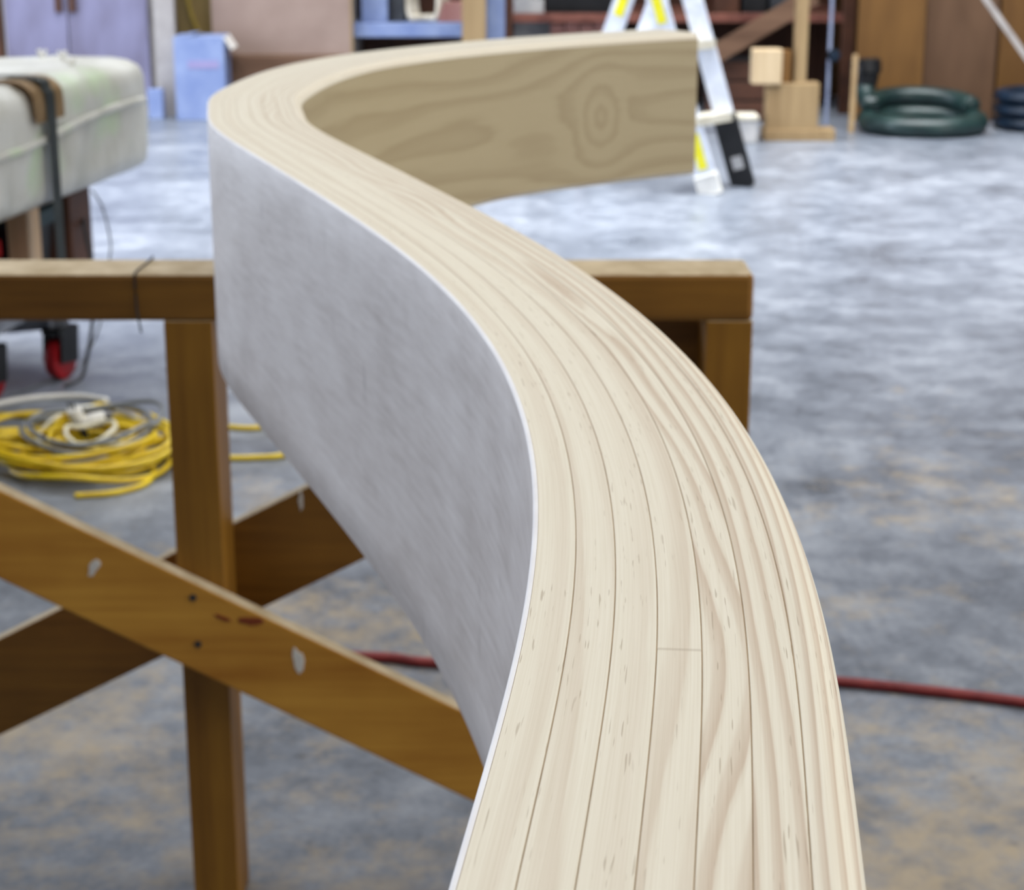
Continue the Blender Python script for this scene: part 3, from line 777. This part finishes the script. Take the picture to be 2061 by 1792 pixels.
# tall dark panel past its left side
tag(box('dark_board', (cbx0 - 0.60, Yc + 0.02, 0), (cbx0 - 0.02, Yc + 0.06, 2.1), M['dark_brown'], None, 0.004), 'dark brown board standing left of the lavender cupboard', 'board')
tag(pbox('small_tub', 299, 326, 180, 234, 10.05, 0.07, M['blue_white'], None, 0.006, True), 'small pale blue carton on the floor by the cupboard', 'carton')
tag(pbox('timber_board', 319, 329, -400, 226, 10.17, 0.05, M['pale_edge'], None, 0.004, True), 'narrow pale board standing next to the cupboard', 'board')
tag(pbox('timber_board', 330, 424, -400, 222, 10.37, 0.05, M['olive'], None, 0.004, True), 'wide olive-brown board standing behind the white carton', 'board')
yc = [at(366, -260, 10.34), at(372, -60, 10.34), at(380, 10, 10.34), at(393, 50, 10.34), at(402, 68, 10.34)]
tag(tube('yellow_cord', catmull(yc, 6), 0.012, M['dull_yellow'], None, 8), 'dull yellow cord hanging in front of the olive board', 'cord')
# white carton with flap
bxl = at(357, 236, 10.0)
ct = thing('carton', 'tall blue-white carton standing on the floor beside the pinkish sheet', 'carton', (at(403, 236, 10.0).x, 10.1, 0))
pbox('body', 356, 450, 74, 238, 10.0, 0.22, M['blue_white'], ct, 0.004, True)
a = at(356, 74, 10.0); b = at(450, 74, 10.0)
bar('flap', Vector((b.x, 10.1, a.z - 0.003)), Vector((b.x + 0.04, 10.1, a.z - 0.065)), 0.004, 0.2, M['white_plastic'], ct, 0.001)
bar('flap', Vector((a.x, 10.1, a.z - 0.003)), Vector((a.x + 0.09, 10.1, a.z + 0.012)), 0.004, 0.2, M['blue_white'], ct, 0.001)
pr = at(378, 122, 9.999); pr2 = at(440, 138, 9.999)
box('print_patch', (pr.x, 9.9975, pr2.z), (pr2.x, 10.0, pr.z), M['pink_print'], ct, 0.0)
# brown bench with the pinkish sheet standing on it
tag(pbox('low_bench', 440, 697, 112, 200, 10.25, 0.50, M['brown'], None, 0.006, True), 'low brown timber bench under the pinkish plywood sheet', 'bench')
zt = at(440, 112, 10.25).z
a = at(424, 0, 10.3); b = at(704, 0, 10.3)
sh = thing('plywood_sheet', 'large pinkish plywood sheet standing upright behind the carton', 'plywood', ((a.x + b.x) / 2, 10.32, zt))
box('board', (a.x, 10.30, zt), (b.x, 10.33, 1.9), M['ply_pale'], sh, 0.003)
box('edge_band', (b.x, 10.295, zt), (b.x + 0.012, 10.335, 1.9), M['timber'], sh, 0.002)
# storage rack: uprights, red-brown beams, decks
Yr = 10.35
rk = thing('storage_rack', 'long storage rack with red-brown beam and white shelf at the back', 'rack', (at(1200, 60, Yr).x, Yr + 0.3, 0))
zs = at(800, 47, Yr).z; zs0 = at(800, 75, Yr).z
xa = at(712, 60, Yr).x; xb = at(950, 60, Yr).x; xc = at(1010, 60, Yr).x; xe = at(1716, 60, Yr).x
sb = box('shelf_board', (xa, Yr, zs0), (xc, Yr + 0.55, zs), M['blue_white'], rk, 0.004)
box('upright', (xa - 0.022, Yr - 0.02, 0), (xa, Yr + 0.58, 2.0), M['pale_edge'], rk, 0.003)
zb = at(1200, 26, Yr).z; zb0 = at(1200, 44, Yr).z
x1 = at(980, 40, Yr).x
box('beam', (x1, Yr - 0.05, zb0), (xe, Yr, zb), M['red_brown'], rk, 0.004)
box('back_beam', (x1, Yr + 0.55, zb0), (xe, Yr + 0.60, zb), M['red_brown'], rk, 0.004)
for px0, px1 in ((1018, 1031), (1692, 1716)):
    p0, p1 = at(px0, 60, Yr).x, at(px1, 60, Yr).x
    for yy in (Yr - 0.07, Yr + 0.60):
        box('upright', (p0, yy, 0), (p1, yy + 0.06, 2.2), M['dark_brown'], rk, 0.003)
box('deck', (x1 + 0.02, Yr, zb0), (xe - 0.02, Yr + 0.55, zb0 + 0.02), M['brown'], rk, 0.003)
box('back_panel', (xa, Yr + 0.62, 0), (xe, Yr + 0.64, 2.2), M['dark_brown'], rk, 0.003)
# on the white shelf
def shelf_box(name, label, cat, x0, x1, ytop, base, Y, depth, mat, lid=None):
    a = at(x0, 20, Y).x; b = at(x1, 20, Y).x; zt_ = at(x0, ytop, Y).z
    e = thing(name, label, cat, ((a + b) / 2, Y + depth / 2, base))
    box('body', (a, Y, base), (b, Y + depth, zt_), mat, e, 0.005)
    if lid: box('lid', (a - 0.006, Y - 0.006, zt_ - 0.03), (b + 0.006, Y + depth + 0.006, zt_ + 0.004), lid, e, 0.004)
    return e
shelf_box('carton', 'pale blue-white box at the left end of the white shelf', 'carton', 727, 780, -60, zs, Yr + 0.08, 0.3, M['blue_white'], M['blue_white'])
shelf_box('tool_case', 'dark case on the white shelf beside the pale blue box', 'case', 784, 815, -30, zs, Yr + 0.12, 0.3, M['charcoal'], M['charcoal'])
rp = thing('rope_coil', 'cream rope coil hanging down onto the white shelf', 'rope', (at(855, 30, Yr).x, Yr + 0.2, zs))
for k in range(4):
    c = at(852 + 5 * k, 5, Yr + 0.15)
    pts = [c + Vector((0.085 * math.cos(t * 0.3491), 0.02 * k + 0.012 * math.sin(t), max(zs + 0.018 - c.z, 0.15 * math.sin(t * 0.3491)))) for t in range(18)]
    tube('rope_turn', catmull(pts, 3, True), 0.017, M['cream_rope'], rp, 8, True)
zc0 = zs
for k, nm in enumerate(('lowest', 'middle', 'topmost')):
    a = at(882 + 4 * k, 20, Yr + 0.1).x; b = at(940 - 3 * k, 20, Yr + 0.1).x; h = 0.034
    o = box('flat_box', (a, Yr + 0.1, zc0), (b, Yr + 0.36, zc0 + h - 0.001), M['brick_red'], None, 0.004)
    tag(o, 'dull red flat box, %s of the three stacked on the white shelf' % nm, 'box', 'red flat boxes on the white shelf'); zc0 += h
tag(pbox('timber_stud', 930, 976, -500, 80, 10.1, 0.09, M['timber'], None, 0.004, True), 'tan timber stud standing in front of the white shelf', 'stud')
tag(pbox('white_board', 979, 1016, -300, 80, 10.22, 0.02, M['blue_white'], None, 0.003, True), 'narrow white board standing right of the tan stud', 'board')
# on the rack deck
shelf_box('grey_carton', 'grey carton on the rack beside the black bin', 'carton', 1034, 1095, 0, zb0 + 0.02, Yr + 0.1, 0.35, M['grey_card'])
shelf_box('black_bin', 'large black bin on the rack behind the ladder top', 'bin', 1100, 1236, -80, zb0 + 0.02, Yr + 0.1, 0.4, M['black'], M['black'])
for k in range(3):
    a = at(1440 + 55 * k, 20, Yr + 0.12).x; b = at(1488 + 55 * k, 20, Yr + 0.12).x
    e = tag(box('dark_case', (a, Yr + 0.12, zb0 + 0.02), (b, Yr + 0.5, zb0 + 0.02 + (0.16, 0.22, 0.12)[k]), (M['dark_brown'], M['black'], M['charcoal'])[k], None, 0.006),
            ('dark brown case on the rack right of the ladder', 'black case on the rack between two darker cases', 'charcoal case on the rack beside the pale stud')[k], 'case')
# pale panel and red pile under the beam
tag(pbox('pale_sheet', 1034, 1235, 45, 110, 10.55, 0.03, M['grey_card'], None, 0.003, True), 'low pale grey sheet leaning under the rack beam', 'sheet')
for k in range(4):
    a = at(1108 + 30 * k, 50, 10.38); b = at(1136 + 30 * k, 50, 10.38)
    tag(box('brick', (a.x, 10.38, 0.0), (b.x, 10.48, at(1108, 47 - 4 * (k % 2), 10.38).z), M['brick_red'], None, 0.006),
        'dull pink block standing under the rack beam, %s from the left' % ('first', 'second', 'third', 'fourth')[k], 'block', 'pink blocks under the rack beam')
# dark crate and diagonal board right of the ladder
dk = thing('wooden_crate', 'dark brown wooden crate under the rack right of the ladder', 'crate', (at(1500, 230, 9.95).x, 10.1, 0))
a = at(1420, 230, 9.95); b = at(1590, 120, 9.95)
for k in range(3):
    z0_ = 0.01 + k * (b.z - 0.01) / 3
    box('slat', (a.x, 9.95, z0_), (b.x, 9.965, z0_ + (b.z - 0.01) / 3 - 0.012), M['dark_brown'], dk, 0.003)
box('body', (a.x + 0.01, 9.967, 0), (b.x - 0.01, 10.25, b.z - 0.01), M['black'], dk, 0.003)
p0, p1 = at(1425, 118, 9.9), at(1640, -10, 9.9)
tag(bar('leaning_board', p0 , p1, 0.09, 0.02, M['brown'], None, 0.003), 'brown board slanting up to the right beside the ladder', 'board')
a = at(1482, 286, 9.1)
gb = thing('grey_block', 'small grey block on the floor right of the ladder feet', 'block', (at(1503, 280, 9.1).x, 9.18, 0))
pbox('body', 1482, 1526, 240, 286, 9.1, 0.16, M['grey_card'], gb, 0.006, True)
pbox('pad', 1480, 1528, 234, 242, 9.095, 0.17, M['cream_step'], gb, 0.002)
# pale notched post
Yp = 9.2
ps = thing('timber_post', 'pale timber post with stepped foot and a cream block beside the plywood panels', 'post', (at(1600, 280, Yp).x, Yp + 0.05, 0))
pbox('stud', 1598, 1652, -500, 200, Yp, 0.10, M['timber'], ps, 0.004)
pbox('foot', 1541, 1650, 168, 278, Yp - 0.012, 0.12, M['timber'], ps, 0.004, True)
pbox('sole_plate', 1538, 1682, 262, 279, Yp - 0.02, 0.16, M['timber'], ps, 0.003, True)
blk = pbox('cream_block', 1514, 1576, 100, 170, Yp - 0.03, 0.10, M['timber_light'], ps, 0.005)
blk['label'] = 'cream coloured end block'
pbox('amber_block', 1572, 1594, 102, 166, Yp + 0.02, 0.09, M['ply_amber'], ps, 0.003)
kb = at(1680, 112, 9.72)
e = thing('narrow_door', 'narrow blue-white door leaf with a dark knob standing behind the pale post', 'door leaf', (kb.x, 9.76, 0))
pbox('leaf', 1664, 1688, -200, 190, 9.75, 0.03, M['slate'], e, 0.003, True)
lathe('grip', [(0.012, 0.0), (0.026, -0.012), (0.030, -0.03), (0.022, -0.042)], (kb.x, 9.75, kb.z), (0, 1, 0), M['blue_hose'], e, 16)
lathe('collar', [(0.034, -0.004), (0.034, 0.0)], (kb.x, 9.7495, kb.z), (0, 1, 0), M['black'], e, 16)
tag(bar('lath', at(1712, 278, 9.5).xyz * 1.0 - Vector((0, 0, at(1712, 278, 9.5).z)), at(1722, 110, 9.62), 0.022, 0.012, M['timber'], None, 0.002), 'thin tan lath leaning at the left edge of the plywood panels', 'lath')
# plywood panels along the back right
Yw = 9.95
pw = thing('plywood_partition', 'partition of amber and brown plywood panels behind the green hose', 'partition', (at(2050, 200, Yw).x, Yw, 0))
edges_ = [1718, 1855, 2003, 2200, 2420]
for k in range(4):
    a = at(edges_[k], 200, Yw).x; b = at(edges_[k + 1], 200, Yw).x
    o = box('plywood_panel', (a + 0.004, Yw + (0.03 if k == 1 else 0), 0), (b - 0.004, Yw + 0.02 + (0.03 if k == 1 else 0), 2.3), M['ply_pink'] if k == 1 else M['ply_amber'], pw, 0.002)
    if k == 1: o['label'] = 'dull brown plywood panel'
p0 = at(2075, 128, 9.70); p1 = at(1975, -14, 9.80)
tag(bar('pale_lath', p0 + (p0 - p1) * (p0.z / (p1.z - p0.z)), p1 + (p1 - p0) * 0.5, 0.026, 0.012, M['pale_edge'], None, 0.002), 'slanting pale lath leaning against the amber plywood at far right', 'lath')

# ------------------------------------------------------------------ hoses at the back right
hs = thing('suction_hose', 'dark green suction hose coiled on the floor by the plywood panels', 'hose', (at(1880, 250, 9.4).x, 9.42, 0))
hc = on_floor(1880, 281); hr = 0.052
c0 = Vector((hc.x, hc.y + 0.29, 0))
ring_ = [c0 + Vector((0.27 * math.cos(t), 0.24 * math.sin(t), hr + 0.002 + 0.006 * math.sin(t))) for t in [i * math.pi / 14 for i in range(28)]]
tube('hose_turn', catmull(ring_, 4, True), hr, M['green_hose'], hs, 12, True, 0.05)
ring_ = [c0 + Vector((-0.005 + 0.255 * math.cos(t), 0.02 + 0.225 * math.sin(t), hr * 2.3 + 0.035 * max(0, math.sin(t)) + 0.0)) for t in [math.pi * (0.02 + i / 14 * 0.93) for i in range(15)]]
endp = [c0 + Vector((-0.27, 0.12, 0.175)), c0 + Vector((-0.265, 0.15, 0.24))]
tube('hose_turn', catmull(ring_ + endp, 4), hr * 0.92, M['green_hose'], hs, 12, False, 0.05)
cu = endp[-1]
lathe('cuff', [(0.045, -0.05), (0.060, 0.0), (0.066, 0.03), (0.078, 0.04), (0.078, 0.10), (0.060, 0.11), (0.046, 0.06)], cu, (-0.05, 0.1, 1), M['black'], hs, 18)
b2 = thing('blue_hose', 'dark blue hose coil on the floor at the far right', 'hose', (on_floor(2110, 262).x, 9.6, 0))
c1 = on_floor(2130, 272) + Vector((0, 0.25, 0))
for k in range(3):
    tube('hose_turn', catmull([c1 + Vector((0.23 * math.cos(t * 0.3491), 0.2 * math.sin(t * 0.3491), 0.034 + 0.066 * k)) for t in range(18)], 3, True), 0.033, M['blue_hose'], b2, 10, True)
